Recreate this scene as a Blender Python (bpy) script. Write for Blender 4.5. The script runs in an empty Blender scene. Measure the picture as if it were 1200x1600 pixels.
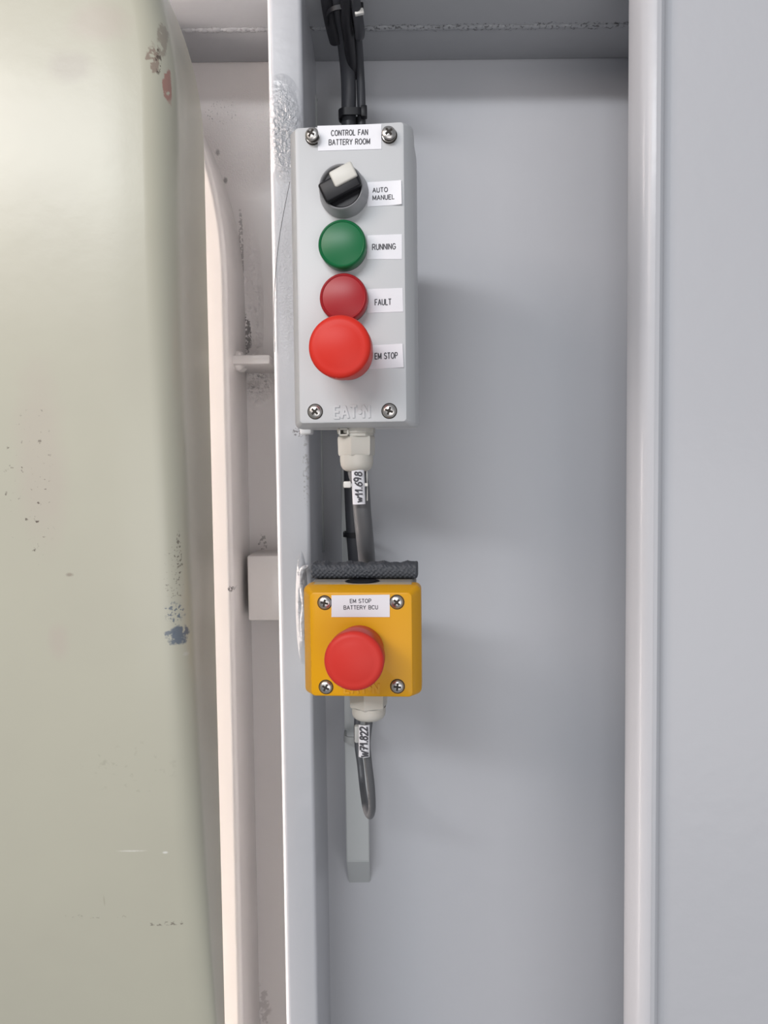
import bpy, bmesh, math, random
from mathutils import Vector, Matrix, noise
random.seed(7)
D = bpy.data
SC = bpy.context.scene
COL = SC.collection
R = math.radians

# ------------------------------------------------------------------ camera
CZ = 1.5                       # camera height
PITCH = R(3.0); ROLL = 0.0114
F = 1200.0                     # focal length in pixels of the 1200x1600 frame
fw = Vector((0, math.cos(PITCH), -math.sin(PITCH)))
r0 = Vector((1, 0, 0)); u0 = r0.cross(fw)
rt = r0 * math.cos(ROLL) - u0 * math.sin(ROLL)
up = u0 * math.cos(ROLL) + r0 * math.sin(ROLL)
CAM = Vector((0, 0, CZ))
cd = D.cameras.new('camera'); cam = D.objects.new('camera', cd); COL.objects.link(cam)
cd.sensor_fit = 'VERTICAL'; cd.sensor_height = 36; cd.lens = 27; cd.clip_start = 0.02
cam.matrix_world = Matrix(((rt.x, up.x, -fw.x, CAM.x), (rt.y, up.y, -fw.y, CAM.y), (rt.z, up.z, -fw.z, CAM.z), (0, 0, 0, 1)))
SC.camera = cam

# ------------------------------------------------------------------ light
w = D.worlds.new('room_air'); SC.world = w; w.use_nodes = True
bg = w.node_tree.nodes['Background']
bg.inputs[0].default_value = (0.92, 0.95, 1.0, 1); bg.inputs[1].default_value = 0.26

def area(name, loc, target, sx, sy, power, col, spread=180):
    l = D.lights.new(name, 'AREA'); l.shape = 'RECTANGLE'; l.size = sx; l.size_y = sy
    l.energy = power; l.color = col; l.spread = R(spread)
    o = D.objects.new(name, l); COL.objects.link(o); o.location = loc
    o.rotation_euler = (Vector(target) - Vector(loc)).to_track_quat('-Z', 'Y').to_euler()
    return o
area('ceiling_lamp', (-1.05, -2.35, CZ + 1.48), (0, 0.55, CZ), 1.7, 0.27, 47, (0.95, 0.97, 1.0))
area('room_lamp', (0.32, -1.75, CZ - 0.55), (0, 0.55, CZ - 0.05), 2.0, 1.2, 16, (1.0, 0.97, 0.965))
area('passage_lamp', (-0.95, -0.42, CZ + 0.66), (-0.05, 0.48, CZ + 0.1), 0.45, 0.5, 6.6, (1.0, 0.86, 0.78))
area('doorway_fill', (-0.22, 0.524, CZ - 0.12), (-0.10, 0.552, CZ - 0.12), 0.03, 1.0, 1.05, (1.0, 0.87, 0.80), 110)  # unseen fill light added behind the door's edge to brighten the frame

SC.view_settings.view_transform = 'Standard'
try: SC.view_settings.look = 'None'
except Exception: pass
SC.view_settings.gamma = 1.0
SC.view_settings.use_curve_mapping = False
SC.view_settings.exposure = 0.0

# ------------------------------------------------------------------ helpers
def P(px, py, Y):
    """World point seen at photo pixel (px, py), at world depth Y."""
    d = fw + rt * ((px - 600) / F) - up * ((py - 800) / F)
    return CAM + d * (Y / d.y)
def X(px, py, Y): return P(px, py, Y).x
def Z(px, py, Y): return P(px, py, Y).z

def sm(me, ang=35):
    me.shade_smooth()
    me.set_sharp_from_angle(angle=R(ang))
def obj(name, bm, mat, parent=None, smooth=35, recalc=True):
    if recalc: bmesh.ops.recalc_face_normals(bm, faces=bm.faces[:])
    me = D.meshes.new(name); bm.to_mesh(me); bm.free()
    for m in (mat if isinstance(mat, (list, tuple)) else [mat]): me.materials.append(m)
    if smooth: sm(me, smooth)
    o = D.objects.new(name, me); COL.objects.link(o)
    if parent is not None: o.parent = parent
    return o
def tag(o, label, cat=None, group=None, kind=None):
    if label: o['label'] = label
    if cat: o['category'] = cat
    if group: o['group'] = group
    if kind: o['kind'] = kind
    return o
def thing(name, M, label, cat, group=None):
    o = D.objects.new(name, None); COL.objects.link(o); o.matrix_world = M
    o.empty_display_size = 0.02
    return tag(o, label, cat, group)
def box(bm, x0, x1, y0, y1, z0, z1, bev=0, seg=2, mi=0, M=None):
    r = bmesh.ops.create_cube(bm, size=1)
    vs = r['verts']
    for v in vs:
        v.co = Vector(((x0 + x1) / 2 + v.co.x * (x1 - x0), (y0 + y1) / 2 + v.co.y * (y1 - y0), (z0 + z1) / 2 + v.co.z * (z1 - z0)))
    fs = set(f for v in vs for f in v.link_faces)
    if bev:
        es = list(set(e for v in vs for e in v.link_edges))
        rr = bmesh.ops.bevel(bm, geom=es, offset=bev, segments=seg, profile=0.5, affect='EDGES')
        fs = set(rr['faces']) | set(f for v in rr['verts'] for f in v.link_faces)
    for f in fs:
        if f.is_valid: f.material_index = mi
    if M is not None:
        for v in set(v for f in fs if f.is_valid for v in f.verts): v.co = M @ v.co
    return fs
def prism_z(bm, pts, z0, z1, nz=1):
    """closed polygon in x-y swept up z"""
    rings = []
    for i in range(nz + 1):
        z = z0 + (z1 - z0) * i / nz
        rings.append([bm.verts.new((x, y, z)) for x, y in pts])
    n = len(pts)
    for a, b in zip(rings, rings[1:]):
        for i in range(n): bm.faces.new((a[i], a[(i + 1) % n], b[(i + 1) % n], b[i]))
    bm.faces.new(rings[0]); bm.faces.new(rings[-1])
def lathe(bm, prof, seg=64, mi=0, M=None, cap0=False, cap1=True, sq=None):
    """profile [(r, h)] turned about the local -Y axis (h = distance out of the panel)"""
    rings = []
    for r, h in prof:
        if r < 1e-7: rings.append([bm.verts.new((0, -h, 0))])
        else: rings.append([bm.verts.new((r * math.cos(2 * math.pi * i / seg), -h, r * math.sin(2 * math.pi * i / seg))) for i in range(seg)])
    fs = []
    for a, b in zip(rings, rings[1:]):
        for i in range(seg):
            j = (i + 1) % seg
            if len(a) == 1 and len(b) == 1: continue
            if len(a) == 1: fs.append(bm.faces.new((a[0], b[j], b[i])))
            elif len(b) == 1: fs.append(bm.faces.new((a[i], a[j], b[0])))
            else: fs.append(bm.faces.new((a[i], a[j], b[j], b[i])))
    if cap0 and len(rings[0]) > 1: fs.append(bm.faces.new(rings[0]))
    if cap1 and len(rings[-1]) > 1: fs.append(bm.faces.new(rings[-1]))
    for f in fs: f.material_index = mi
    if M is not None:
        for rg in rings:
            for v in rg: v.co = M @ v.co
    return fs
def arc(cx, cy, r, a0, a1, n):
    return [(cx + r * math.cos(R(a0 + (a1 - a0) * i / n)), cy + r * math.sin(R(a0 + (a1 - a0) * i / n))) for i in range(n + 1)]
def rrect(x0, x1, z0, z1, r, n=6):
    p = []
    for cx, cz, a in ((x1 - r, z1 - r, 0), (x0 + r, z1 - r, 90), (x0 + r, z0 + r, 180), (x1 - r, z0 + r, 270)):
        p += arc(cx, cz, r, a, a + 90, n)
    return p
def loft(bm, secs, mi=0, caps=True):
    """secs: [(points2d, y)] of equal count"""
    rings = [[bm.verts.new((x, y, z)) for x, z in pts] for pts, y in secs]
    n = len(rings[0])
    fs = []
    for a, b in zip(rings, rings[1:]):
        for i in range(n): fs.append(bm.faces.new((a[i], a[(i + 1) % n], b[(i + 1) % n], b[i])))
    if caps: fs += [bm.faces.new(rings[0]), bm.faces.new(rings[-1])]
    for f in fs: f.material_index = mi
def spline(pts, n=10):
    pts = [Vector(p) for p in pts]
    q = [pts[0] * 2 - pts[1]] + pts + [pts[-1] * 2 - pts[-2]]
    out = []
    for i in range(1, len(q) - 2):
        a, b, c, d = q[i - 1], q[i], q[i + 1], q[i + 2]
        for k in range(n):
            t = k / n
            out.append(0.5 * ((2 * b) + (c - a) * t + (2 * a - 5 * b + 4 * c - d) * t * t + (3 * b - a - 3 * c + d) * t ** 3))
    out.append(q[-2]); return out
def tube(bm, pts, r, seg=20, mi=0, caps=True):
    pts = [Vector(p) for p in pts]
    t0 = (pts[1] - pts[0]).normalized()
    nrm = Vector((1, 0, 0)) if abs(t0.x) < 0.9 else Vector((0, 0, 1))
    nrm = (nrm - t0 * nrm.dot(t0)).normalized()
    rings = []
    for i, p in enumerate(pts):
        t = ((pts[min(i + 1, len(pts) - 1)] - pts[max(i - 1, 0)])).normalized()
        nrm = (nrm - t * nrm.dot(t)).normalized(); b = t.cross(nrm)
        rr = r(i / (len(pts) - 1)) if callable(r) else r
        rings.append([bm.verts.new(p + (nrm * math.cos(2 * math.pi * k / seg) + b * math.sin(2 * math.pi * k / seg)) * rr) for k in range(seg)])
    fs = []
    for a, b in zip(rings, rings[1:]):
        for k in range(seg): fs.append(bm.faces.new((a[k], a[(k + 1) % seg], b[(k + 1) % seg], b[k])))
    if caps: fs += [bm.faces.new(rings[0]), bm.faces.new(rings[-1])]
    for f in fs: f.material_index = mi
def _ar(cx, cy, rx, ry, a0, a1, n=10):
    return [(cx + rx * math.cos(R(a0 + (a1 - a0) * i / n)), cy + ry * math.sin(R(a0 + (a1 - a0) * i / n))) for i in range(n + 1)]
GL = {
 'A': (.72, [[(0, 0), (.36, 1), (.72, 0)], [(.13, .34), (.59, .34)]]),
 'B': (.62, [[(0, 0), (0, 1), (.36, 1)] + _ar(.36, .76, .22, .24, 90, -90) + [(0, .52)], [(.36, .52)] + _ar(.38, .26, .24, .26, 90, -90) + [(0, 0)]]),
 'C': (.68, [_ar(.36, .5, .36, .5, 42, 318, 20)]),
 'E': (.56, [[(.56, 1), (0, 1), (0, 0), (.56, 0)], [(0, .52), (.5, .52)]]),
 'F': (.54, [[(.54, 1), (0, 1), (0, 0)], [(0, .5), (.46, .5)]]),
 'G': (.72, [_ar(.36, .5, .36, .5, 42, 330, 20) + [(.70, .46), (.40, .46)]]),
 'I': (.04, [[(.02, 0), (.02, 1)]]),
 'L': (.50, [[(0, 1), (0, 0), (.50, 0)]]),
 'M': (.74, [[(0, 0), (0, 1), (.37, .12), (.74, 1), (.74, 0)]]),
 'N': (.62, [[(0, 0), (0, 1), (.62, 0), (.62, 1)]]),
 'O': (.76, [_ar(.38, .5, .38, .5, 0, 360, 28)]),
 'P': (.58, [[(0, 0), (0, 1), (.34, 1)] + _ar(.34, .73, .24, .27, 90, -90) + [(0, .46)]]),
 'R': (.64, [[(0, 0), (0, 1), (.36, 1)] + _ar(.36, .74, .24, .26, 90, -90) + [(0, .48)], [(.34, .48), (.64, 0)]]),
 'S': (.60, [_ar(.30, .75, .27, .25, 30, 270, 14) + _ar(.30, .25, .30, .25, 90, -150, 14)]),
 'T': (.62, [[(0, 1), (.62, 1)], [(.31, 1), (.31, 0)]]),
 'U': (.62, [[(0, 1), (0, .32)] + _ar(.31, .31, .31, .31, 180, 360, 14) + [(.62, .32), (.62, 1)]]),
 'Y': (.66, [[(0, 1), (.33, .45), (.66, 1)], [(.33, .45), (.33, 0)]]),
 ' ': (.30, []),
 # handwritten figures
 '.': (.10, [[(.02, .02), (.08, .06)]]),
 'w': (.62, [[(0, .62), (.14, .04), (.30, .50), (.42, .02), (.62, .66)]]),
 'W': (.80, [[(0, .95), (.18, .02), (.38, .80), (.52, .02), (.80, .95)]]),
 '1': (.30, [[(0, .55), (.26, 1), (.22, 0)]]),
 '2': (.50, [_ar(.25, .74, .22, .26, 170, -30, 12) + [(.02, .03), (.52, .06)]]),
 '6': (.50, [[(.42, .98), (.14, .66), (.04, .34)] + _ar(.26, .27, .22, .27, 180, 540, 18)]),
 '7': (.50, [[(0, .96), (.50, .98), (.16, 0)], [(.08, .52), (.46, .56)]]),
 '8': (.48, [_ar(.24, .76, .18, .22, -90, 270, 18), _ar(.24, .27, .22, .27, 90, 450, 18)]),
 '9': (.48, [_ar(.22, .70, .21, .28, 0, 360, 18) + [(.40, .40), (.28, .0)]]),
 '*': (.24, [_ar(.12, .5, .12, .12, 0, 360, 12)]),
}
def text(name, body, mat, parent, cx, cz, wd, ht, y, ext=0.00004, rot=0.0, stroke=.165, line=1.75, align='CENTER', gap=.27, wob=0.0, shear=0.0, **k):
    lines = body.split('\n'); strokes = []; W = []
    for ln in lines:
        x = 0; ss = []
        for ch in ln:
            w_, pl_ = GL[ch]
            dy = random.uniform(-1, 1) * wob; dr = random.uniform(-1, 1) * wob
            for p_ in pl_: ss.append([(x + a + b * (dr + shear), b + dy) for a, b in p_])
            x += w_ + gap
        W.append(x - gap); strokes.append(ss)
    mw = max(W); out = []
    for i, ss in enumerate(strokes):
        ox = (mw - W[i]) / 2 if align == 'CENTER' else 0
        oy = -i * line
        out += [[(a + ox, b + oy) for a, b in p_] for p_ in ss]
    xs = [a for p_ in out for a, b in p_]; ys = [b for p_ in out for a, b in p_]
    mx, my = (min(xs) + max(xs)) / 2, (min(ys) + max(ys)) / 2
    sx = wd / (max(xs) - min(xs)); sy = ht / (max(ys) - min(ys))
    ca, sa = math.cos(rot), math.sin(rot); hw = stroke * sy / 2
    bm = bmesh.new(); cnt = 0
    def put(a, b):
        return (cx + a * ca - b * sa, cz + a * sa + b * ca)
    for p_ in out:
        q = [((a - mx) * sx, (b - my) * sy) for a, b in p_]
        for (a0, b0), (a1, b1) in zip(q, q[1:]):
            l = math.hypot(a1 - a0, b1 - b0)
            if l < 1e-9: continue
            tx, tz = (a1 - a0) / l, (b1 - b0) / l
            e_ = hw * .35
            c4 = [(a0 - tx * e_ - tz * hw, b0 - tz * e_ + tx * hw), (a0 - tx * e_ + tz * hw, b0 - tz * e_ - tx * hw), (a1 + tx * e_ + tz * hw, b1 + tz * e_ - tx * hw), (a1 + tx * e_ - tz * hw, b1 + tz * e_ + tx * hw)]
            c4 = [put(*c) for c in c4]
            cnt += 1; yy = y - ext - (cnt % 7) * 4e-6
            f_ = [bm.verts.new((a, yy, b)) for a, b in c4]; g_ = [bm.verts.new((a, y, b)) for a, b in c4]
            bm.faces.new(f_); bm.faces.new(g_)
            for i in range(4): bm.faces.new((f_[i], g_[i], g_[(i + 1) % 4], f_[(i + 1) % 4]))
    o = obj(name, bm, mat, parent, 0)
    return o
class Plane:
    """a thing's own frame; L() gives local x, z where the photo pixel meets its front plane pushed back by off"""
    def __init__(s, M): s.M = M; s.I = M.inverted()
    def L(s, px, py, off=0.0):
        a = s.I @ CAM; b = s.I @ P(px, py, 1.0); d = b - a
        t = (off - a.y) / d.y; q = a + d * t
        return q.x, q.z

# ------------------------------------------------------------------ materials
def nd(nt, typ, **kw):
    n = nt.nodes.new(typ)
    for k, v in kw.items(): setattr(n, k, v)
    return n
def mat(name, col, rough=0.5, metal=0.0, coat=0.0, spec=0.5, peel=None, var=None, marks=(), bumps=(), trans=0.0, sss=0.0, coatr=0.1):
    """marks: (center xyz, (rx, ry, rz), colour, noise scale, noise amount, speck threshold or None, opacity)
       bumps: (center, radii, noise scale, distance)"""
    m = D.materials.new(name); m.use_nodes = True; nt = m.node_tree; lk = nt.links.new
    b = nt.nodes['Principled BSDF']
    b.inputs['Base Color'].default_value = (*col, 1); b.inputs['Roughness'].default_value = rough
    b.inputs['Metallic'].default_value = metal; b.inputs['Coat Weight'].default_value = coat
    b.inputs['Coat Roughness'].default_value = coatr
    b.inputs['Specular IOR Level'].default_value = spec; b.inputs['Transmission Weight'].default_value = trans
    if sss:
        b.inputs['Subsurface Weight'].default_value = sss; b.inputs['Subsurface Scale'].default_value = 0.004
        b.inputs['Subsurface Radius'].default_value = (1, 0.4, 0.3)
    tc = nd(nt, 'ShaderNodeTexCoord'); co = tc.outputs['Object']
    def noi(scale, detail=3, rgh=0.5):
        n = nd(nt, 'ShaderNodeTexNoise'); n.inputs['Scale'].default_value = scale
        n.inputs['Detail'].default_value = detail; n.inputs['Roughness'].default_value = rgh; lk(co, n.inputs['Vector']); return n.outputs['Fac']
    def mth(op, a, b_=None, c=None, clamp=False):
        n = nd(nt, 'ShaderNodeMath', operation=op, use_clamp=clamp)
        for i, v in enumerate((a, b_, c)):
            if v is None: continue
            if isinstance(v, (int, float)): n.inputs[i].default_value = v
            else: lk(v, n.inputs[i])
        return n.outputs[0]
    def ell(c, r):
        s = nd(nt, 'ShaderNodeVectorMath', operation='SUBTRACT'); lk(co, s.inputs[0]); s.inputs[1].default_value = c
        d = nd(nt, 'ShaderNodeVectorMath', operation='DIVIDE'); lk(s.outputs[0], d.inputs[0]); d.inputs[1].default_value = r
        l = nd(nt, 'ShaderNodeVectorMath', operation='LENGTH'); lk(d.outputs[0], l.inputs[0]); return l.outputs['Value']
    cur = None
    if var:
        sc, amt, col2 = var
        mx = nd(nt, 'ShaderNodeMix', data_type='RGBA'); mx.inputs['A'].default_value = (*col, 1); mx.inputs['B'].default_value = (*col2, 1)
        f = mth('MULTIPLY', mth('SUBTRACT', noi(sc, 4, 0.6), 0.42, clamp=True), amt * 4, clamp=True)
        lk(f, mx.inputs['Factor']); cur = mx.outputs['Result']
    for c, r, mc, ns, na, th, op in marks:
        e = ell(c, r)
        e2 = mth('ADD', e, mth('MULTIPLY', mth('SUBTRACT', noi(ns, 4, 0.65), 0.5), na))
        f = mth('MULTIPLY', mth('SUBTRACT', 1.0, e2, clamp=True), 5.0 if th is not None else 1.8, clamp=True)
        if th is not None:
            g = mth('MULTIPLY', mth('SUBTRACT', noi(ns * 1.7, 2, 0.5), th, clamp=True), 11.0, clamp=True)
            f = mth('MULTIPLY', f, g)
        f = mth('MULTIPLY', f, op)
        mx = nd(nt, 'ShaderNodeMix', data_type='RGBA')
        if cur is None: mx.inputs['A'].default_value = (*col, 1)
        else: lk(cur, mx.inputs['A'])
        mx.inputs['B'].default_value = (*mc, 1); lk(f, mx.inputs['Factor']); cur = mx.outputs['Result']
    if cur is not None: lk(cur, b.inputs['Base Color'])
    h = None
    if peel:
        h = mth('MULTIPLY', noi(peel[0], 3), peel[1])
        if len(peel) > 2: h = mth('ADD', h, mth('MULTIPLY', noi(peel[2], 2), peel[3]))
    for c, r, ns, dist in bumps:
        f = mth('MULTIPLY', mth('SUBTRACT', 1.0, ell(c, r), clamp=True), 2.5, clamp=True)
        g = mth('MULTIPLY', mth('MULTIPLY', noi(ns, 2), f), dist)
        h = g if h is None else mth('ADD', h, g)
    if h is not None:
        bp = nd(nt, 'ShaderNodeBump'); bp.inputs['Distance'].default_value = 1.0; bp.inputs['Strength'].default_value = 1.0
        lk(h, bp.inputs['Height']); lk(bp.outputs['Normal'], b.inputs['Normal'])
        if coat: lk(bp.outputs['Normal'], b.inputs['Coat Normal'])
    return m

WD = 0.64      # depth of the bulkhead plate
SF = 0.53      # front of the upright stiffener
def mk(px, py, Y, wpx, hpx, col, ns=400, na=0.8, th=None, op=0.8):
    p = P(px, py, Y); s = Y / F
    return ((p.x, p.y, p.z), (wpx * s, 0.03 if 300 < py < 1300 else 0.09, hpx * s), col, ns, na, th, op)
def bk(px, py, Y, wpx, hpx, ns, dist):
    p = P(px, py, Y); s = Y / F
    return ((p.x, p.y, p.z), (wpx * s, 0.2, hpx * s), ns, dist)
DIRT = (0.06, 0.05, 0.05)
PAINT = (0.50, 0.51, 0.54)
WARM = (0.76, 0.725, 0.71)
wall_marks = dict(
    marks=[mk(377, 405, WD, 4, 85, DIRT, 300, 1.2, 0.40, .45), mk(385, 525, WD, 8, 32, DIRT, 300, 1.2, 0.40, .75),
           mk(400, 595, WD, 20, 22, DIRT, 200, 1.0, 0.54, .4), mk(396, 600, WD, 14, 10, (.3, .27, .25), 200, .8, None, .35),
           mk(408, 846, WD, 12, 14, DIRT, 200, 1.0, 0.54, .5), 
           mk(352, 282, WD, 4, 6, DIRT, 500, .8, None, .6), mk(340, 238, WD, 4, 6, DIRT, 500, .8, None, .5),
           mk(397, 1330, WD, 2.4, 140, DIRT, 300, 1.6, 0.42, .6), mk(404, 1570, WD, 22, 40, (.3, .26, .25), 120, 1.2, .45, .4),
           mk(345, 175, WD, 30, 20, DIRT, 400, 1.0, .62, .5), mk(497, 90, WD, 8, 20, DIRT, 400, .8, .5, .5),
           mk(534, 165, WD, 50, 60, (.30, .29, .26), 60, .5, None, .25)],
    bumps=[bk(385, 215, WD, 75, 90, 900, 0.0011), bk(400, 600, WD, 30, 40, 250, 0.004), bk(392, 480, WD, 20, 130, 160, 0.004)])
m_wall = mat('bulkhead_paint', PAINT, 0.46, peel=(60, 0.0003, 700, 0.00001), coat=0.1, coatr=0.3, marks=wall_marks['marks'][-1:])
m_wall2 = mat('brightened_bulkhead_paint', WARM, 0.40, peel=(60, 0.0003, 700, 0.00001), coat=0.2, coatr=0.2, **wall_marks)  # lighter, warmer copy of bulkhead_paint, making up for light missing in the recess
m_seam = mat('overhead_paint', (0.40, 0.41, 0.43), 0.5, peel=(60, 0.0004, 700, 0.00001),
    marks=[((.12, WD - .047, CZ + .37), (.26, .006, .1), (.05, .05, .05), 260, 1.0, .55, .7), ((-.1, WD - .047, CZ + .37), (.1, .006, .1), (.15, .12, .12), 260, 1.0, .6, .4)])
m_stiff = mat('stiffener_paint', PAINT, 0.34, coat=0.3, coatr=0.15, peel=(50, 0.0004, 600, 0.00001),
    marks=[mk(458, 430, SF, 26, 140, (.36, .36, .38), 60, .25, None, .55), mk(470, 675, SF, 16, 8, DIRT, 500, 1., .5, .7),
           mk(478, 740, SF, 5, 60, (.2, .19, .18), 300, 1., .5, .5)],
    bumps=[bk(446, 215, SF, 26, 78, 420, 0.0032), bk(440, 180, SF, 34, 62, 260, 0.0016), bk(447, 420, SF, 25, 190, 600, 0.0006),
           bk(472, 950, SF, 10, 90, 130, 0.005)])
m_frame = mat('door_frame_paint', (0.74, 0.71, 0.69), 0.30, coat=0.4, coatr=0.08, peel=(45, 0.0005),
    marks=[mk(360, 921, .565, 5, 5, DIRT, 700, .8, .45, .9), mk(400, 1330, .6, 2, 120, DIRT, 300, 1.2, .45, .5)])
m_right = mat('panel_paint', PAINT, 0.48, coat=0.3, coatr=0.2, peel=(55, 0.0004, 500, 0.00002))
FD = 0.42      # depth of the door's face
DK = (0.10, 0.075, 0.06)
BL = (0.13, 0.16, 0.20)
PK = (0.50, 0.40, 0.37)
m_door = mat('door_paint', (0.51, 0.50, 0.405), 0.36, coat=0.25, coatr=0.3, peel=(22, 0.0004, 500, 0.00002),
    var=(9, .35, (0.47, 0.455, 0.375)),
    marks=[mk(60, 720, FD, 50, 180, PK, 40, .8, None, .25), mk(110, 100, FD, 45, 30, (.35, .30, .28), 60, .8, None, .3), mk(80, 1010, FD, 22, 40, PK, 60, .8, None, .3),
           mk(150, 30, FD, 55, 40, PK, 60, .8, None, .3), mk(40, 765, FD, 42, 130, DK, 230, .5, .66, .9), mk(66, 700, FD, 14, 70, DK, 200, .5, .66, .6),
           mk(269, 1000, FD, 22, 22, BL, 120, 1.5, .33, .95), mk(255, 998, FD, 10, 6, BL, 260, 1.2, .42, .9), mk(262, 965, FD, 18, 22, BL, 350, .9, .52, .9), mk(262, 900, FD, 16, 60, DK, 350, .9, .60, .7),
           mk(269, 880, FD, 4, 60, DK, 350, .9, .5, .7), mk(276, 1035, FD, 7, 6, (.62, .62, .58), 200, .4, None, .9),
           mk(232, 80, FD, 9, 24, (.24, .16, .13), 200, 1.6, .44, .7), mk(243, 40, FD, 7, 30, (.22, .16, .13), 120, 1.6, .40, .55), mk(252, 118, FD, 6, 30, (.36, .13, .11), 110, 1.6, .38, .75), mk(240, 82, FD, 4, 22, DK, 300, .9, .45, .9),
           mk(238, 1505, FD, 50, 5, DK, 220, 1.0, .55, .6), mk(320, 1510, FD, 7, 40, DK, 200, 1.0, .5, .6), mk(115, 1490, FD, 70, 5, DK, 200, 1.0, .58, .35),
           mk(128, 1460, FD, 2, 14, (.3, .28, .2), 200, .5, None, .4), mk(180, 1369, FD, 30, 2, (.75, .74, .68), 300, .8, None, .7), mk(235, 1373, FD, 6, 3, (.8, .8, .75), 300, .6, None, .8),
           mk(190, 1230, FD, 130, 70, (.30, .29, .22), 120, .8, .62, .35), mk(100, 901, FD, 8, 4, (.25, .2, .16), 300, .6, None, .6),
           mk(292, 935, FD, 3, 260, DK, 300, 1., .6, .5)])
m_grey = mat('grey_plastic', (0.57, 0.585, 0.60), 0.42, peel=(900, 0.00003))
m_base = mat('grey_base_plastic', (0.34, 0.345, 0.35), 0.5)
m_yel = mat('yellow_plastic', (0.72, 0.35, 0.004), 0.36, spec=.3, peel=(900, 0.00002))
m_dust = mat('dusty_base_plastic', (0.30, 0.29, 0.28), 0.85, var=(90, .6, (.36, .30, .2)))
m_dustl = mat('dust_film', (0.50, 0.42, 0.28), 0.9, var=(120, .8, (.42, .40, .38)))
m_white = mat('white_label_vinyl', (0.74, 0.74, 0.78), 0.35, peel=(60, 0.0003))
m_ink = mat('printed_ink', (0.05, 0.05, 0.06), 0.6)
m_red = mat('red_plastic', (0.66, 0.032, 0.020), 0.42, spec=.25)
m_red2 = mat('faded_red_plastic', (0.62, 0.038, 0.028), 0.45, spec=.25)
m_rlens = mat('red_lens', (0.36, 0.012, 0.018), 0.36, spec=.4)
m_glens = mat('green_lens', (0.003, 0.14, 0.045), 0.36, spec=.4)
m_black = mat('black_plastic', (0.008, 0.008, 0.011), 0.42, spec=.35)
m_blk2 = mat('black_rubber', (0.014, 0.014, 0.018), 0.5)
m_silver = mat('matt_silver', (0.30, 0.305, 0.32), 0.36)
m_steel = mat('screw_steel', (0.62, 0.60, 0.58), 0.32, metal=1.0, peel=(700, 0.00008))
m_hole = mat('recess_dark', (0.03, 0.025, 0.02), 0.7)
m_ivory = mat('ivory_plastic', (0.66, 0.65, 0.60), 0.4)
m_gland = mat('gland_nylon', (0.55, 0.53, 0.48), 0.42, sss=0.05)
m_cab = mat('grey_cable_sheath', (0.105, 0.108, 0.115), 0.42)
m_cabd = mat('dark_cable_sheath', (0.045, 0.047, 0.055), 0.45)
m_tie = mat('white_nylon', (0.72, 0.71, 0.68), 0.4)
m_gtie = mat('grey_painted_nylon', (0.42, 0.43, 0.42), 0.5)
m_pad = mat('pad_rubber', (0.06, 0.066, 0.078), 0.6)
m_bead = mat('clear_sealant', (0.50, 0.50, 0.52), 0.2, coat=.4, peel=(180, 0.003))
m_bar = mat('support_bar_paint', (0.47, 0.49, 0.49), 0.4, peel=(60, .0003))

ZT, ZB = CZ + 0.75, CZ - 0.85

# ------------------------------------------------------------------ setting
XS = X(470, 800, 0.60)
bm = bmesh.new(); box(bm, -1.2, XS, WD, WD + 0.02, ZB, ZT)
tag(obj('wall_left', bm, m_wall2), 'painted steel bulkhead between the door frame and the stiffener, lightened to look lit', None, None, 'structure')
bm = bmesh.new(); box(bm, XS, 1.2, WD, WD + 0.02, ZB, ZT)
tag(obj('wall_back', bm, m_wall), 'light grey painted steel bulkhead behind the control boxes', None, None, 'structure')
zc = Z(700, 95, WD)
bm = bmesh.new(); box(bm, -1.2, 1.2, 0.556, WD, zc, zc + 0.30, 0.002, 2)
# weld seam along the underside
n = 260; ys = WD - 0.047
for k in range(n):
    x = -0.45 + 0.9 * k / n
    r = bmesh.ops.create_uvsphere(bm, u_segments=8, v_segments=5, radius=1)
    s = 0.0022 + random.random() * 0.0012
    for v in r['verts']: v.co = Vector((x + v.co.x * s * 1.4, ys + random.uniform(-.0006, .0006) + v.co.y * s, zc + v.co.z * s * 0.45))
tag(obj('ceiling', bm, m_seam), 'dark underside of the deck plate with a rough weld seam', None, None, 'structure')

# left upright stiffener (flat bar on edge)
xl = X(424, 400, SF); xr = X(481, 600, SF)
bm = bmesh.new(); rb = 0.004
pts = [(xl, SF + 0.03)] + arc(xl + rb, SF + rb, rb, 180, 270, 6) + arc(xr - 0.003, SF + 0.003, 0.003, 270, 360, 6) + [(xr, WD + .001), (xr - 0.012, WD + .001), (xr - 0.012, SF + 0.014), (xl + 0.003, SF + 0.014)]
prism_z(bm, pts, ZB, ZT, 1)
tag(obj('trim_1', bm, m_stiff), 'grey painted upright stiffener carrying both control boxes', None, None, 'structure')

# right folded panel with a rolled lip
d0 = 0.50
a = X(1003, 800, d0); 
pts = [(a + .0005, d0 + 0.034), (a - .0030, d0 + 0.022)]
pts += arc(a + 0.0105, d0 + 0.011, 0.011, 190, 270, 8)[0:]
pts = [(x, y) for x, y in pts]
xe = X(1022, 800, d0)
pts += arc(xe, d0 + 0.007, 0.007, 270, 340, 6)
xg = X(1046, 800, d0)
pts += [(xg - .0035, d0 + 0.0085), (xg, d0 + 0.0100), (xg + .003, d0 + 0.0095), (xg + 0.008, d0 + 0.0085), (1.0, d0 + 0.006), (1.0, WD), (a + 0.055, WD), (a + 0.055, d0 + 0.034)]
bm = bmesh.new(); prism_z(bm, pts, ZB, ZT, 1)
tag(obj('trim_2', bm, m_right, None, 50), 'grey painted panel with a rounded vertical lip at right', None, None, 'structure')

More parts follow.
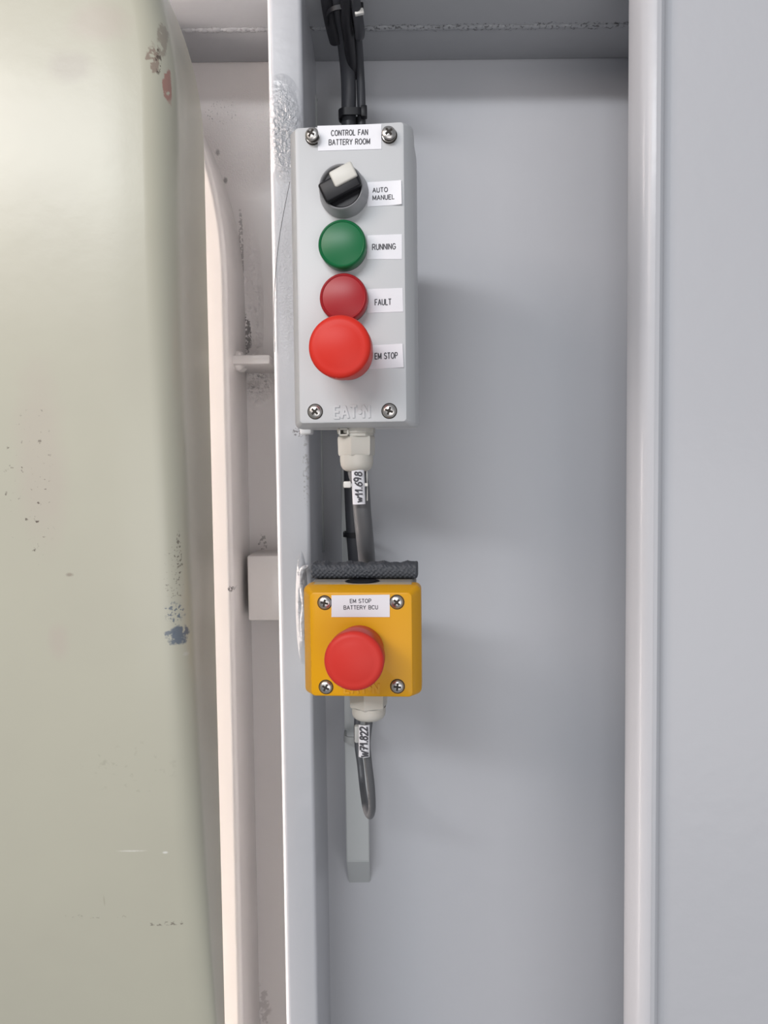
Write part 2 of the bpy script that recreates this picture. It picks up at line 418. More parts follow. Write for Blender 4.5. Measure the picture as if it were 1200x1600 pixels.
# door frame (coaming) : bar that turns over behind the door
FF = 0.566
xo = X(366, 1000, FF); zt = Z(355, 430, FF); Ro = 0.30; th = 0.034
outer = [(xo, ZB), (xo, ZB + .3)] + arc(xo - Ro, zt, Ro, 0, 90, 40) + [(-1.0, zt + Ro)]
inner = [(xo - th, ZB), (xo - th, ZB + .3)] + arc(xo - Ro, zt, Ro - th, 0, 90, 40) + [(-1.0, zt + Ro - th)]
bm = bmesh.new(); rb = 0.0045
rows = []
prof = [(0.0, WD), (0.0, FF + rb)] + [(rb - rb * math.cos(R(t)), FF + rb - rb * math.sin(R(t))) for t in (15, 30, 45, 60, 75, 90)] + [(th - rb, FF), (th, FF + rb), (th, WD)]
for (ox, oz), (ix, iz) in zip(outer, inner):
    rows.append([bm.verts.new((ox + (ix - ox) * s / th, y, oz + (iz - oz) * s / th)) for s, y in prof])
for a_, b_ in zip(rows, rows[1:]):
    for i in range(len(prof) - 1): bm.faces.new((a_[i], a_[i + 1], b_[i + 1], b_[i]))
tag(obj('trim_3', bm, m_frame), 'off-white painted door frame bar with a rounded top corner', None, None, 'structure')

# small bracket bars welded between frame and stiffener
bm = bmesh.new()
p = P(372, 569, .585); q = P(421, 554, .585)
box(bm, xo - .004, q.x, .585, WD, p.z, q.z, 0.0012, 2)
for k in range(9):      # weld lump
    r = bmesh.ops.create_uvsphere(bm, u_segments=10, v_segments=6, radius=1)
    s = random.uniform(.003, .0055)
    c = Vector((xo + random.uniform(0, .004), .590 + random.uniform(0, .02), p.z + random.uniform(-.003, .010)))
    for v in r['verts']: v.co = c + v.co * s
tag(obj('trim_4', bm, m_frame), 'short off-white bracket bar welded beside the door frame', None, None, 'structure')
bm = bmesh.new()
p = P(388, 970, .600); q = P(436, 868, .600)
box(bm, p.x, q.x + .02, .600, WD, p.z, q.z, 0.0015, 2)
tag(obj('trim_5', bm, m_frame), 'square off-white plate between the door frame and the stiffener', None, None, 'structure')

# plate strip against the stiffener's side
bm = bmesh.new()
p = P(503, 862, .632); q = P(503, 150, .632)
box(bm, xr, p.x, .632, WD, p.z, q.z, 0.001, 2)
tag(obj('trim_6', bm, m_bar), 'narrow grey plate strip beside the stiffener between the boxes', None, None, 'structure')

# the door
BD = 0.505
xd = X(338, 1000, BD); zd = Z(325, 235, BD); Rd = 0.22; rr = 0.018
bm = bmesh.new(); rows = []
NS = 26
path = [(xd, ZB + (zd - ZB) * i / NS, 0) for i in range(NS)] + [(xd - Rd, zd, t) for t in [90 * i / 44 for i in range(45)]] + [(-1.1, zd + Rd, None)]
prof = [(0.002, BD), (0.0, BD - .003), (0.0, FD + rr * 1.15)] + [(rr * (1 - math.cos(R(t))), FD + rr * 1.15 - rr * 1.05 * math.sin(R(t))) for t in range(10, 91, 8)] + [(rr + .006, FD + .0006), (rr + .02, FD)]
def dish(c):        # the door plate is slightly crowned from top to bottom
    x, y, z = c; k = (BD - y) / (BD - FD)
    return (x, y + k * .24 * min(abs(z - CZ - .12), .6) ** 2, z)
for i, (x, z, t) in enumerate(path):
    if i < NS: row = [(x - s, y, z) for s, y in prof]
    elif t is None: row = [(x, y, z - s) for s, y in prof]
    else: row = [(x + (Rd - s) * math.cos(R(t)), y, z + (Rd - s) * math.sin(R(t))) for s, y in prof]
    if t is not None: row += [(row[-1][0] - .12, FD, row[-1][2]), (-1.1, FD, row[-1][2])]
    rows.append([bm.verts.new(dish(c)) for c in row])
for k_, (a_, b_) in enumerate(zip(rows, rows[1:])):
    for i in range(min(len(a_), len(b_)) - 1): bm.faces.new((a_[i], a_[i + 1], b_[i + 1], b_[i]))
tag(obj('door_1', bm, m_door, None, 40), 'cream green steel door with rounded edges and scuffed paint', None, None, 'structure')

# ------------------------------------------------------------------ shared parts
def Tm(x, z, y=0, rx=0, rz=0, ry=0):
    return Matrix.Translation((x, y, z)) @ Matrix.Rotation(rz, 4, 'Z') @ Matrix.Rotation(rx, 4, 'X') @ Matrix.Rotation(ry, 4, 'Y')
def screw(parent, x, z, y, r=0.0042, proud=0.0, tilt=(0, 0), spin=0.3):
    bm = bmesh.new()
    lathe(bm, [(r * 1.13, 0.00005), (r * 1.14, 0.0002), (r * 1.08, 0.0002), (r * 1.06, 0.0001)], 40, 1, None, False, True)  # dark ring colours in the countersink's shadow around the head
    if proud: lathe(bm, [(r * .98, 0.0002), (r * .98, proud * .3), (r * .7, proud * .35)], 32, 0)
    M = Tm(0, 0, -proud, tilt[0], tilt[1])
    h = 0.0016
    pr = [(r * .92, 0.0), (r, 0.0004)] + [(r * math.cos(R(t)) , 0.0004 + h * math.sin(R(t))) for t in (15, 30, 45, 60, 75)] + [(0, 0.0004 + h)]
    lathe(bm, pr, 40, 0, M)
    if proud: lathe(bm, [(r * .75, -proud), (r * .75, 0.0)], 24, 1, M)
    S = M @ Matrix.Rotation(spin, 4, 'Y')
    box(bm, -r * .58, r * .58, -h - .00062, -h * .55, -r * .15, r * .15, 0.0001, 1, 1, S)  # dark cross laid on the head in place of a shaded recess
    box(bm, -r * .15, r * .15, -h - .00062, -h * .55, -r * .58, r * .58, 0.0001, 1, 1, S)
    box(bm, -r * .26, r * .26, -h - .00064, -h * .55, -r * .26, r * .26, 0.0003, 1, 1, S @ Matrix.Rotation(.785, 4, 'Y'))
    o = obj('screw', bm, [m_steel, m_hole], parent)
    o.location = (x, y, z)
    return o
def label(pl, parent, name, c4, y, body, tpx, mat_=m_white, th=0.0003, bold=0.012, cur=0.0, line=1.15, align='CENTER'):
    """c4: four photo corners tl,tr,br,bl ; tpx: text box x0,y0,x1,y1"""
    q = [pl.L(px, py, y) for px, py in c4]
    bm = bmesh.new(); N = 10
    def pt(u, v):
        (ax, az), (bx, bz), (cx, cz), (dx, dz) = q
        x = (ax * (1 - u) + bx * u) * (1 - v) + (dx * (1 - u) + cx * u) * v
        z = (az * (1 - u) + bz * u) * (1 - v) + (dz * (1 - u) + cz * u) * v
        return x, z
    g = []
    for j in range(N + 1):
        row = []
        for i in range(N + 1):
            u, v = i / N, j / N; x, z = pt(u, v)
            lift = cur * (max(0, u - .6) / .4) ** 2 * (0.4 + 0.6 * v)
            row.append((x, y - th - lift, z))
        g.append(row)
    F_ = [[bm.verts.new(c) for c in row] for row in g]; B_ = [[bm.verts.new((c[0], min(y, c[1] + th), c[2])) for c in row] for row in g]
    for j in range(N):
        for i in range(N):
            bm.faces.new((F_[j][i], F_[j][i + 1], F_[j + 1][i + 1], F_[j + 1][i])); bm.faces.new((B_[j][i], B_[j + 1][i], B_[j + 1][i + 1], B_[j][i + 1]))
    for i in range(N):
        bm.faces.new((F_[0][i], B_[0][i], B_[0][i + 1], F_[0][i + 1])); bm.faces.new((F_[N][i], F_[N][i + 1], B_[N][i + 1], B_[N][i]))
        bm.faces.new((F_[i][0], F_[i + 1][0], B_[i + 1][0], B_[i][0])); bm.faces.new((F_[i][N], B_[i][N], B_[i + 1][N], F_[i + 1][N]))
    o = obj('label', bm, mat_, parent, 30); o['label'] = name
    x0, z0 = pl.L(tpx[0], tpx[1], y - th); x1, z1 = pl.L(tpx[2], tpx[3], y - th)
    rot = math.atan2(q[1][1] - q[0][1], q[1][0] - q[0][0]) * (.5 if cur else 1)
    t = text('lettering', body, m_ink, o, (x0 + x1) / 2, (z0 + z1) / 2, abs(x1 - x0), abs(z1 - z0), y - th - .00008 - cur * .12, rot=rot, align=align)
    return o
def mushroom(pl, parent, x, z, h, r, mt, lab):
    bm = bmesh.new()
    lathe(bm, [(r * .70, 0), (r * .70, 0.002), (r * .68, 0.0026), (r * .6, 0.0026)], 64, 0)
    b = obj('collar', bm, m_silver)
    bm = bmesh.new()
    lathe(bm, [(.0112, .002), (.0112, .0046)], 48, 1, cap1=False)
    t = h - .004; e = 0.0042
    pr = [(0.0110, .0045), (r * .82, .0030), (r * .86, .0045), (r * .89, h * .40), (r * .95, h * .50), (r - .0002, h * .62), (r, h - e)]
    pr += [(r - e + e * math.cos(R(a_)), h - e + (e - .0012) * math.sin(R(a_))) for a_ in range(10, 91, 10)]
    hh = pr[-1][1]; rr_ = pr[-1][0]
    pr += [(rr_ * k, hh + 0.0018 * (1 - k * k)) for k in (.85, .7, .5, .3, .12)] + [(0, hh + .0018)]
    lathe(bm, pr, 96, 0)
    o = obj('emergency_button', bm, [mt, m_black], parent, 60); o.location = (x, 0, z); o['label'] = lab
    b.parent = o
    return o
def indicator(pl, parent, x, z, mt, lab, r=0.0143):
    bm = bmesh.new()
    h = 0.0105
    pr = [(r * .98, .0015), (r, .003), (r, h - .0022), (r - .0004, h - .0010), (r - .0012, h - .0004), (r - .0016, h - .0005), (r - .0019, h - .0010)]
    q = r - .0019
    pr += [(q * k, h - .0010 + .0014 * (1 - k * k)) for k in (.92, .8, .65, .5, .35, .2, .1)] + [(0, h + .0004)]
    lathe(bm, pr, 80, 0)
    o = obj('indicator_lamp', bm, mt, parent, 50); o.location = (x, 0, z); o['label'] = lab
    bm = bmesh.new(); lathe(bm, [(r * .97, 0), (r * .97, .0022), (r * .9, .0022)], 64)
    b = obj('collar', bm, m_blk2, o)
    return o

# ------------------------------------------------------------------ grey control station
GY = 0.47
Mg = Matrix.Translation(P(548, 430, GY)) @ Matrix.Rotation(R(-6), 4, 'Z')
gp = Plane(Mg); G = thing('control_station', Mg, 'tall light grey control box with four push buttons and printed labels', 'control box')
x0, _ = gp.L(463, 400); x1, _ = gp.L(634, 430)
_, z1 = gp.L(548, 194); _, z0 = gp.L(548, 661)
def lid_secs(x0, x1, z0, z1, sl, st, sb, dep, r=0.0022, dx=.010):
    fr = lambda i, y: (rrect(x0 + i, x1 - i, z0 + i, z1 - i, r), y)
    S = [fr(.0012, 0), fr(.0005, .0003), fr(0.0001, .0011)]
    S.append((rrect(x0 - sl, x1 + sl, z0 - sb, z1 + st, r + .001), dx))
    S.append((rrect(x0 - sl - .0003, x1 + sl + .0003, z0 - sb - .0003, z1 + st + .0003, r + .001), dx + .002))
    S.append((rrect(x0 - sl - .0003, x1 + sl + .0003, z0 - sb - .0003, z1 + st + .0003, r + .001), dep))
    return S
bm = bmesh.new(); loft(bm, lid_secs(x0, x1, z0, z1, .0042, .0012, .0020, .020, dx=.008)); obj('lid', bm, m_grey, G, 28)
bm = bmesh.new(); q = (rrect(x0 - .004, x1 + .004, z0 - .001, z1 + .0005, .003)); loft(bm, [(q, .0195), (q, .053), (rrect(x0 - .002, x1 + .002, z0 + .001, z1 - .001, .003), .055)])
tag(obj('back_box', bm, m_grey, G, 28), None)
for px, py, pr, tl, sp in ((487, 209, .0040, (-.10, -.18), .55), (607, 207, .0035, (-.12, .12), .9), (492, 643, 0, (0, 0), .75), (608, 642, 0, (0, 0), .35)):
    x, z = gp.L(px, py, -.001 - pr); s = screw(G, x, z, 0, .0042, pr, tl, sp)
# selector switch
x, z = gp.L(538, 303); r = .0146
bm = bmesh.new(); h = .0125
lathe(bm, [(r * 1.0, 0), (r * 1.01, .0015), (r * .99, .003), (r * .92, h - .002), (r * .90, h - .0005), (r * .87, h), (r * .83, h - .0003), (r * .80, h - .0016), (r * .78, h - .006)], 96, 0, cap1=True)
sw = obj('selector_switch', bm, m_silver, G, 50); sw.location = (x, 0, z); sw['label'] = 'silver ringed black rotary selector switch'
bm = bmesh.new()
lathe(bm, [(r * .77, h - .007), (r * .77, h - .0030), (r * .75, h - .0024), (0, h - .0024)], 72)
ang = R(25); RM = Matrix.Rotation(-ang, 4, 'Y')
box(bm, -r * .82, r * .78, -h - .0036, -h + .004, -r * .40, r * .44, .0016, 3, 0, RM)
obj('knob', bm, m_black, sw, 40)
bm = bmesh.new()
box(bm, -r * .22, r * .77, -h - .0050, -h + .002, -r * .06, r * .60, .0012, 3, 0, RM)
o = obj('pointer', bm, m_ivory, sw, 40); o['label'] = 'ivory pointer insert'
x, z = gp.L(538, 388); indicator(gp, G, x, z, m_glens, 'round green indicator lamp')
x, z = gp.L(540, 470); indicator(gp, G, x, z, m_rlens, 'round dark red indicator lamp')
x, z = gp.L(545, 556); mushroom(gp, G, x, z, .038, .0177, m_red, 'large red mushroom stop button')
label(gp, G, 'white label reading CONTROL FAN BATTERY ROOM', [(496, 197), (596, 194), (596, 233), (497, 236)], 0, 'CONTROL FAN\nBATTERY ROOM', (514, 205, 578, 224), line=1.2)
label(gp, G, 'white label reading AUTO MANUEL', [(574, 285), (627, 282), (628, 320), (574, 323)], 0, 'AUTO\nMANUEL', (582.5, 294, 616, 311), cur=.0012, align='LEFT', line=1.2)
label(gp, G, 'white label reading RUNNING', [(574, 368), (628, 366), (628, 405), (573, 405)], 0, 'RUNNING', (582, 382, 618, 389))
label(gp, G, 'white label reading FAULT', [(574, 452), (629, 450), (630, 487), (574, 489)], 0, 'FAULT', (586, 468, 611, 476))
label(gp, G, 'white label reading EM STOP', [(577, 540), (629, 537), (631, 574), (577, 577)], 0, 'EM STOP', (586, 552, 621, 560), cur=.0008)
x0t, z1t = gp.L(522, 635); x1t, z0t = gp.L(577, 652)
text('embossed_lettering', 'EAT*N', m_grey, G, (x0t + x1t) / 2, (z0t + z1t) / 2, x1t - x0t, z1t - z0t, 0, ext=.0007, stroke=.20)

def gland(pl, parent, px, off, ztop, scale=1.0, nutring=True, dome=.010, L1=.0185):
    x, _ = pl.L(px, 690, off)
    bm = bmesh.new(); s = scale
    def ring(r, z): return [(off and 0) or 0]
    MZ = Matrix.Rotation(R(-90), 4, 'X')   # local -Y axis -> down
    MZ = Matrix(((1, 0, 0, x), (0, 0, -1, off), (0, 1, 0, ztop), (0, 0, 0, 1)))
    # lathe axis is -Y * h -> (0,0,-h)
    prof = [(.0105 * s, -.002), (.0105 * s, 0.0005)]
    lathe(bm, prof, 6, 0, MZ @ Matrix.Rotation(R(10), 4, 'Y'), cap1=True)
    if nutring:
        lathe(bm, [(.0118 * s, .0002), (.0121 * s, .0008), (.0121 * s, .0042), (.0112 * s, .0046), (.0112 * s, .0062), (.0119 * s, .0064)], 12, 0, MZ @ Matrix.Rotation(R(8), 4, 'Y'))
    a0 = .0062 if nutring else .0002
    lathe(bm, [(.0119 * s, a0), (.0123 * s, a0 + .0012), (.0120 * s, L1 - .001), (.0113 * s, L1)], 6, 0, MZ @ Matrix.Rotation(R(22), 4, 'Y'))
    g = obj('cable_gland', bm, m_gland, parent, 30)
    bm = bmesh.new()
    pr = [(.0106 * s, L1 - .0005)] + [(.0106 * s, L1 + dome * .35), (.0102 * s, L1 + dome * .62), (.0092 * s, L1 + dome * .82), (.0075 * s, L1 + dome * .95), (.0055 * s, L1 + dome), (.0048 * s, L1 + dome - .001)]
    lathe(bm, pr, 40, 0, MZ, cap1=True)
    obj('gland_nut', bm, m_gland, g, 45)
    return Mg if False else (x, off, ztop - L1 - dome)
gb = gland(gp, G, 557, .022, z0 - .0010, 1.0)
# square notch frame on the lock nut
bm = bmesh.new()
xa, za = gp.L(529, 669, .010); xb, zb = gp.L(545, 681, .010); t_ = .0011
box(bm, xa, xb, .0095, .013, za - t_, za, .0002, 1); box(bm, xa, xb, .0095, .013, zb, zb + t_, .0002, 1)
box(bm, xa, xa + t_, .0095, .013, zb, za, .0002, 1); box(bm, xb - t_, xb, .0095, .013, zb, za, .0002, 1)
box(bm, xa, xb, .0125, .0135, zb, za, 0, 1, 1)
obj('lock_tab', bm, [m_gland, m_hole], G)
# mounting lug at the lower left corner
bm = bmesh.new(); xa, za = gp.L(468, 664, .045); xb, zb = gp.L(486, 678, .045)
box(bm, xa, xb, .045, .056, zb, za + .004, .0012, 2); obj('mounting_lug', bm, m_grey, G)

# ------------------------------------------------------------------ yellow stop station
YY = 0.455
My = Matrix.Translation(P(565, 1008, YY)) @ Matrix.Rotation(R(-4.5), 4, 'Z')
yp = Plane(My); Yt = thing('stop_station', My, 'square yellow emergency stop box with one red mushroom button', 'stop box')
x0, _ = yp.L(484, 1000); x1, _ = yp.L(645, 1000)
_, z1 = yp.L(565, 925); _, z0 = yp.L(565, 1089)
bm = bmesh.new(); loft(bm, lid_secs(x0, x1, z0, z1, .0045, .0028, .0002, .019, .0028, .0075))
# corner cuts are part of the lid loft; dust film lies on the top face
obj('lid', bm, m_yel, Yt, 28)
zt_ = z1 + .0028 + .0003
bm = bmesh.new()
box(bm, x0 + .001, x1 - .001, .0100, .0188, zt_ - .0002, zt_ + .00012, 0)
o = obj('dust_film', bm, m_dustl, Yt); o['label'] = 'pale dust lying on the lid top'
bm = bmesh.new(); q = rrect(x0 - .0035, x1 + .0005, z0 + .001, zt_, .003); loft(bm, [(q, .0188), (q, .053), (rrect(x0 - .002, x1 - .002, z0 + .002, zt_ - .001, .003), .055)])
o = obj('back_box', bm, m_dust, Yt, 28); o['label'] = 'dusty grey rear half of the stop box'
# knockout ring on top
xk, _ = yp.L(566, 912, .022)
bm = bmesh.new()
MK = Matrix(((1, 0, 0, xk), (0, 0, 1, .0225), (0, -1, 0, zt_), (0, 0, 0, 1)))
lathe(bm, [(.0108, .0001), (.0108, .0004), (.0096, .0004), (.0096, .0002)], 48, 0, MK)
lathe(bm, [(.0086, .0001), (.0086, .0006), (0, .0006)], 48, 0, MK)
obj('knockout', bm, m_black, Yt)
for px, py, sp in ((507, 942, .2), (620, 941, .75), (509, 1074, .5), (621, 1073, .1)):
    x, z = yp.L(px, py, -.001); screw(Yt, x, z, 0, .0039, 0, (0, 0), sp)
x, z = yp.L(563, 1012); mushroom(yp, Yt, x, z, .036, .0168, m_red2, 'faded red mushroom stop button')
label(yp, Yt, 'white label reading EM STOP BATTERY BCU', [(518, 930), (609, 929), (609, 964), (518, 964)], 0, 'EM STOP\nBATTERY BCU', (537, 936, 590, 952), line=1.2)
x0t, z1t = yp.L(538, 1068); x1t, z0t = yp.L(592, 1083)
text('embossed_lettering', 'EAT*N', m_yel, Yt, (x0t + x1t) / 2, (z0t + z1t) / 2, x1t - x0t, z1t - z0t, 0, ext=.0005, stroke=.24)
yb = gland(yp, Yt, 571, .026, z0 - .0004, 1.02, False, .008, .0135)

# clear sealant bead down the left side of the stop station
bm = bmesh.new()
pts = [P(482, 884, .524), P(473, 890, .524), P(470, 905, .524), P(472, 925, .524), P(474, 945, .524), P(472, 970, .524), P(473, 1000, .525)]
tube(bm, spline(pts, 8), lambda t: .0009 + .0011 * abs(math.sin(t * 9)) * (1 - t * .5), 14)
o = obj('sealant_bead', bm, m_bead, Yt, 60); o['label'] = 'glossy pale sealant bead'
o.matrix_parent_inverse = My.inverted()

# rubber pad on top of the stop station
px0, pzb = yp.L(486, 906, .031); px1, pzt = yp.L(652, 885, .031)
bm = bmesh.new(); pz = zt_ + .0005
hx = px1 - px0; hz = .0092; hy = .020
pr = rrect(0, hy, 0, hz, .0035, 4)
NX = 220; ringp = []
for i, (a_, b_) in enumerate(pr):
    c_, d_ = pr[(i + 1) % len(pr)]
    seg = max(1, int(math.hypot(c_ - a_, d_ - b_) / .0004))
    for k in range(seg): ringp.append((a_ + (c_ - a_) * k / seg, b_ + (d_ - b_) * k / seg))
rows = []
cyc, czc = hy / 2, hz / 2
for i in range(NX + 1):
    u = i / NX; x = px0 + hx * u; row = []
    end = min(1, min(u, 1 - u) / .012); end = .8 + .2 * math.sqrt(end)
    lump = .0005 * math.sin(u * 22) + .0003 * math.sin(u * 57 + 1)
    for (a_, b_) in ringp:
        y_, z_ = a_ - cyc, b_ - czc
        rib = math.sin(x * 2 * math.pi / .0030 + (b_ > .0046) * 0.8) * math.sin(b_ * 2 * math.pi / .0026)
        g = .00033 * rib + .00045 * noise.noise(Vector((x * 900, a_ * 900, b_ * 900)))
        l = math.hypot(y_, z_); y_ += y_ / l * g; z_ += z_ / l * g
        row.append(bm.verts.new((x, .030 + cyc + y_ * end, pz + (czc + z_ * end) + (lump if z_ > 0 else 0))))
    rows.append(row)
for a_, b_ in zip(rows, rows[1:]):
    for k in range(len(ringp)): bm.faces.new((a_[k], a_[(k + 1) % len(ringp)], b_[(k + 1) % len(ringp)], b_[k]))
bm.faces.new(rows[0]); bm.faces.new(rows[-1])
o = obj('rubber_pad', bm, m_pad, None, 80); o.matrix_world = My
tag(o, 'dark grey ribbed rubber pad lying on top of the yellow box', 'pad')

# ------------------------------------------------------------------ mounting brackets behind the boxes
for (pa, pb, nm, yb_) in (((468, 230), (620, 640), 'behind the tall grey control box', .5262), ((492, 930), (640, 1075), 'behind the yellow stop box', .5125)):
    a_ = P(*pa, yb_); b_ = P(*pb, yb_)
    bm = bmesh.new(); box(bm, a_.x, b_.x - .012, yb_ + .0045 if yb_ < .52 else yb_ + .0038 - .0035, SF + .001, b_.z + .01, a_.z - .01, .0006, 1)
    par = G if yb_ > .52 else Yt
    o = obj('mounting_plate', bm, m_bar, par); o.matrix_parent_inverse = (Mg if yb_ > .52 else My).inverted()

# ------------------------------------------------------------------ flat bar cable support
BY = 0.612
bx0, bx1 = X(540, 1250, BY), X(576, 1250, BY)
zb0 = Z(560, 1346, BY); zt0 = Z(560, 660, BY); zend = Z(560, 1374, WD - .002)
t_ = .0035
prof = [(BY, zb0), (WD, zend - .004), (WD, zend + .001), (BY + t_, zb0 + .001), (BY + t_, zt0 - .002), (WD, zt0 + .014), (WD, zt0 + .019), (BY, zt0)]
bm = bmesh.new()
A_ = [bm.verts.new((bx0, y, z)) for y, z in prof]; B_ = [bm.verts.new((bx1, y, z)) for y, z in prof]
for i in range(len(prof)): bm.faces.new((A_[i], A_[(i + 1) % 8], B_[(i + 1) % 8], B_[i]))
bm.faces.new(A_); bm.faces.new(B_)
bmesh.ops.bevel(bm, geom=bm.edges[:], offset=.0007, segments=2, affect='EDGES')
tag(obj('cable_support', bm, m_bar), 'narrow grey painted flat bar on the wall below the yellow box', 'cable support')

# ------------------------------------------------------------------ cables
def cable(name, pts, r, mt, lab, n=12, group=None):
    bm = bmesh.new(); tube(bm, spline(pts, n), r, 24)
    return tag(obj(name, bm, mt, None, 60), lab, 'cable', group)
cable('cable', [P(525, -60, .525), P(530, 0, .545), P(538, 60, .572), P(544, 120, .592), P(545, 185, .600), P(545, 300, .600), P(546, 500, .600), P(548, 700, .598), P(549, 760, .598), P(552, 830, .598), P(556, 885, .598), P(560, 950, .602), P(562, 1010, .602)], .0056, m_cabd,
      'thick dark grey cable running down the wall behind both boxes')
cable('cable', [P(553, -60, .530), P(554, 0, .549), P(559, 60, .574), P(563, 120, .593), P(565, 185, .599), P(564, 300, .602), P(566, 420, .604), P(570, 600, .604)], .0032, m_cabd,
      'thin dark cable just right of the thick one above the grey box')
cable('cable', [P(507, -60, .525), P(512, 0, .545), P(516, 26, .556), P(520, 45, .564), P(525, 64, .573)], .0048, m_blk2,
      'black sleeved cable at the left of the bundle above the grey box')
cable('cable', [P(549, -50, .518), P(541, 0, .537), P(541, 30, .549), P(545, 60, .565), P(551, 120, .596)], .0040, m_blk2,
      'black cable in the front middle of the bundle near the top')
bm = bmesh.new(); tube(bm, spline([P(553, -40, .518), P(555, 0, .536), P(560, 32, .548), P(562, 50, .556), P(561, 59, .562)], 8), lambda t: .0036 if t < .93 else .0028, 18)
tag(obj('cable_sleeve', bm, m_cabd, None, 60), 'short grey sleeve end hanging below the top cable tie', 'sleeve')

def marker(pl_, parent, pts4, y, body, lab, tb):
    pass
# feed cable of the grey box, with written tag
gw = Mg @ Vector(gb)
c = cable('cable', [gw + Vector((0, 0, .012)), gw + Vector((0, 0, .0)), P(563, 760, gw.y + .001), P(566, 800, gw.y + .004), P(570, 840, gw.y + .012), P(573, 872, gw.y + .028), P(575, 905, gw.y + .048), P(574, 950, .590)], .0058, m_cab,
      'mid grey cable leaving the gland under the grey box with tag W11.698')
def written_tag(parent, p_top, p_bot, y, wd, body, lab, lean=0.0, wr=.62, hr=.86):
    """flat sleeve marker between two pixels, writing running upwards"""
    a_ = P(*p_top, y); b_ = P(*p_bot, y); ax = (a_ - b_); Lh = ax.length; ax.normalize()
    n_ = Vector((0, -1, 0)); xx = ax.cross(n_).normalized(); n_ = xx.cross(ax).normalized()
    M = Matrix((( -xx.x, -n_.x, ax.x, 0), (-xx.y, -n_.y, ax.y, 0), (-xx.z, -n_.z, ax.z, 0), (0, 0, 0, 1)))
    if M.determinant() < 0: M = Matrix(((xx.x, -n_.x, ax.x, 0), (xx.y, -n_.y, ax.y, 0), (xx.z, -n_.z, ax.z, 0), (0, 0, 0, 1)))
    M = Matrix.Translation((a_ + b_) / 2) @ M
    bm = bmesh.new()
    s = [(wd * (i / 8 - .5), -.0011 + .0016 * (abs(i / 8 - .5) * 2) ** 2) for i in range(9)]
    F_ = [[bm.verts.new((x, y_, zz)) for x, y_ in s] for zz in (-Lh / 2, Lh / 2)]
    B_ = [[bm.verts.new((x, y_ + .0006, zz)) for x, y_ in s] for zz in (-Lh / 2, Lh / 2)]
    for i in range(8):
        bm.faces.new((F_[0][i], F_[0][i + 1], F_[1][i + 1], F_[1][i])); bm.faces.new((B_[0][i], B_[1][i], B_[1][i + 1], B_[0][i + 1]))
        for k in (0, 1): bm.faces.new((F_[k][i], F_[k][i + 1], B_[k][i + 1], B_[k][i]))
    for i in (0, 8): bm.faces.new((F_[0][i], F_[1][i], B_[1][i], B_[0][i]))
    o = obj('marker_tag', bm, m_white, parent, 60); o.matrix_world = M; o['label'] = lab
    t = text('handwriting', body, m_ink, o, 0, 0, Lh * hr, wd * wr, -.00135, ext=.0001, rot=R(90), stroke=.20, wob=.08, gap=.16, shear=.05)
    return o
yt = gw.y - .0068
written_tag(c, (559, 734), (561, 788), yt, .0080, 'w11.698', 'white marker tag with handwritten W11.698')
bm = bmesh.new()
a_ = P(537, 752, yt + .004); b_ = P(549, 762, yt + .004); box(bm, a_.x, b_.x, yt - .001, yt + .005, b_.z, a_.z, .0008, 2)
a_ = P(541, 762, yt + .002); b_ = P(547, 768, yt + .002); 
a_ = P(548, 755, yt + .002); b_ = P(575, 760, yt + .002); box(bm, a_.x, b_.x, yt + .0006, yt + .0016, b_.z, a_.z, .0003, 1)
a_ = P(572, 731, yt + .006); b_ = P(575, 790, yt + .006); box(bm, a_.x, b_.x, yt + .004, yt + .006, b_.z + .003, a_.z, .0004, 1)
o = obj('tag_strap', bm, m_tie, c); o['label'] = 'white strap holding the tag'

# feed cable of the yellow box: hangs in a loop and returns up to the bar
yw = My @ Vector(yb)
c2 = cable('cable', [yw + Vector((0, 0, .010)), yw, P(573, 1160, yw.y + .001), P(575, 1190, yw.y + .003), P(579, 1222, yw.y + .007), P(581, 1250, yw.y + .012), P(581, 1266, yw.y + .018), P(578.5, 1274, yw.y + .030), P(574.5, 1270, yw.y + .044), P(571, 1258, yw.y + .055), P(566.5, 1228, .570), P(563, 1195, .580), P(559, 1165, .588), P(558, 1130, .598), P(562, 1060, .602)], .0025, m_cab,
      'thin grey cable hanging in a loop under the yellow box with tag W71.822')
yt = yw.y - .0030
written_tag(c2, (569, 1133), (569, 1183), yt, .0070, 'W71.822', 'white marker tag with handwritten W71.822', hr=.92, wr=.75)
bm = bmesh.new()
a_ = P(554, 1132, yt + .008); b_ = P(566, 1158, yt + .008); box(bm, a_.x, b_.x, yt + .004, yt + .009, b_.z, a_.z, .001, 2)
o = obj('tag_strap', bm, m_gtie, c2); o['label'] = 'pale strap stub behind the tag'

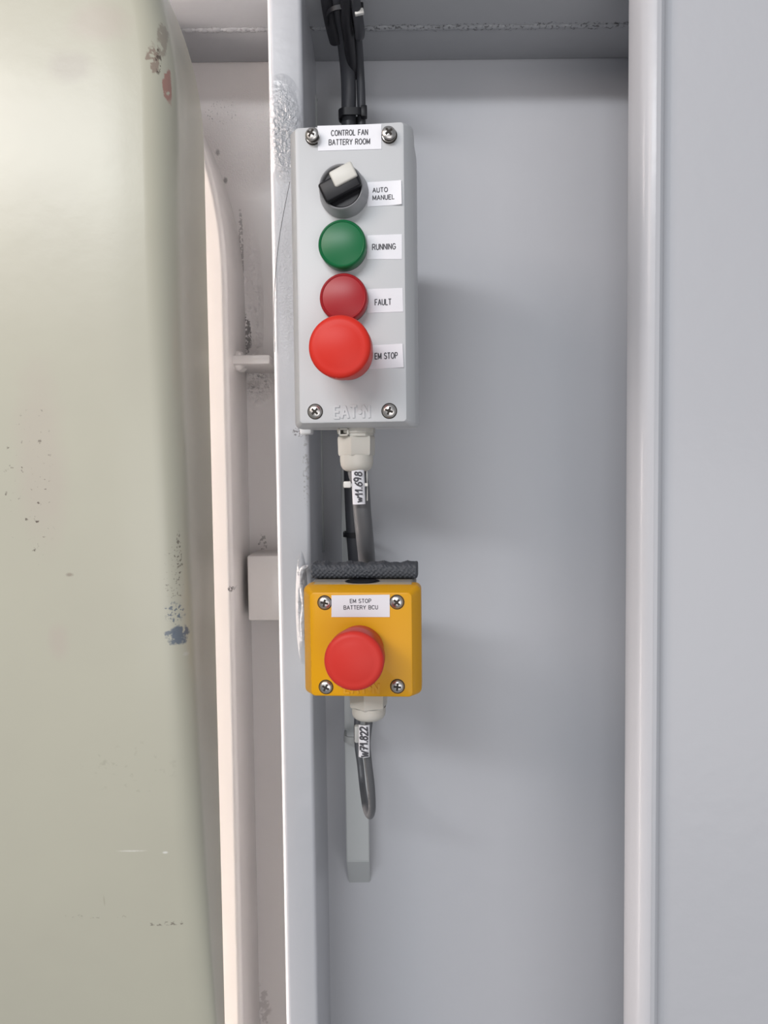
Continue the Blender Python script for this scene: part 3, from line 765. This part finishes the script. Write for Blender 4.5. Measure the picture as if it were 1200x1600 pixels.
# ------------------------------------------------------------------ cable ties
def tie(cx_px, py, Y, hw, hd, mt, lab, head=1, wpx=9, tilt=0.0, group=None, tail=None):
    p = P(cx_px, py, Y); h_ = wpx * Y / F / 2
    bm = bmesh.new(); r_ = min(hw, hd) * .8
    rings = []
    for (off, zz) in ((0, -h_), (0, h_), (-.0010, h_), (-.0010, -h_)):
        rings.append([(x, y, zz) for x, y in rrect(-hw - off * -1 * 0 - (.0010 if off == 0 else 0), hw + (.0010 if off == 0 else 0), -hd - (.0010 if off == 0 else 0), hd + (.0010 if off == 0 else 0), r_, 6)])
    V = [[bm.verts.new((x, y, z + x * tilt)) for x, y, z in rg] for rg in rings]
    n_ = len(V[0])
    for k in range(4):
        a2, b2 = V[k], V[(k + 1) % 4]
        for i in range(n_): bm.faces.new((a2[i], a2[(i + 1) % n_], b2[(i + 1) % n_], b2[i]))
    if head:
        hx_ = head * hw
        hy_ = -hd * (.75)
        box(bm, hx_ - .0022, hx_ + .0024, hy_ - .003, hy_ + .003, -h_ * 1.5 + hx_ * tilt, h_ * 1.5 + hx_ * tilt, .0006, 2)
    o = obj('cable_tie', bm, mt, None, 40); o.location = p
    return tag(o, lab, 'cable tie', group)
tie(538, 27, .552, .0112, .0115, m_black, 'black cable tie around the cable bundle near the top edge', 1, 7, .10)
tie(550, 181, .5985, .0092, .0075, m_black, 'black cable tie just above the tall grey box', 1, 11, 0)
tie(558, 834, .604, .0098, .0125, m_black, 'black cable tie around the bar and cable between the two boxes', 0, 7, 0)
tie(558, 1149, .606, .0095, .0105, m_gtie, 'grey painted cable tie on the bar below the yellow box', 0, 10, .02)
bm = bmesh.new(); p = P(561, 19, .541)
box(bm, -.0030, .0032, -.0015, .0015, -.0018, .0018, .0005, 2); o = obj('tie_tail', bm, m_tie, None); 
o.matrix_world = Matrix.Translation(p) @ Matrix.Rotation(R(-12), 4, 'Y')
for t in D.objects:
    if t.name == 'cable_tie':
        o.parent = t; o.matrix_parent_inverse = Matrix.Translation(t.location).inverted(); o['label'] = 'white cut end of the tie'
# arc scratch in the stiffener's paint beside the grey box
bm = bmesh.new()
sp = spline([P(x_, y_, SF - .00001) for x_, y_ in ((453, 284), (446, 318), (438, 362), (432, 410), (428.5, 460), (428, 505), (430, 550))], 8)
tube(bm, sp, .00016, 6)
tr = D.objects['trim_1']
o = obj('paint_line', bm, m_hole, tr); o['label'] = 'thin curved dark edge of a repainted patch'
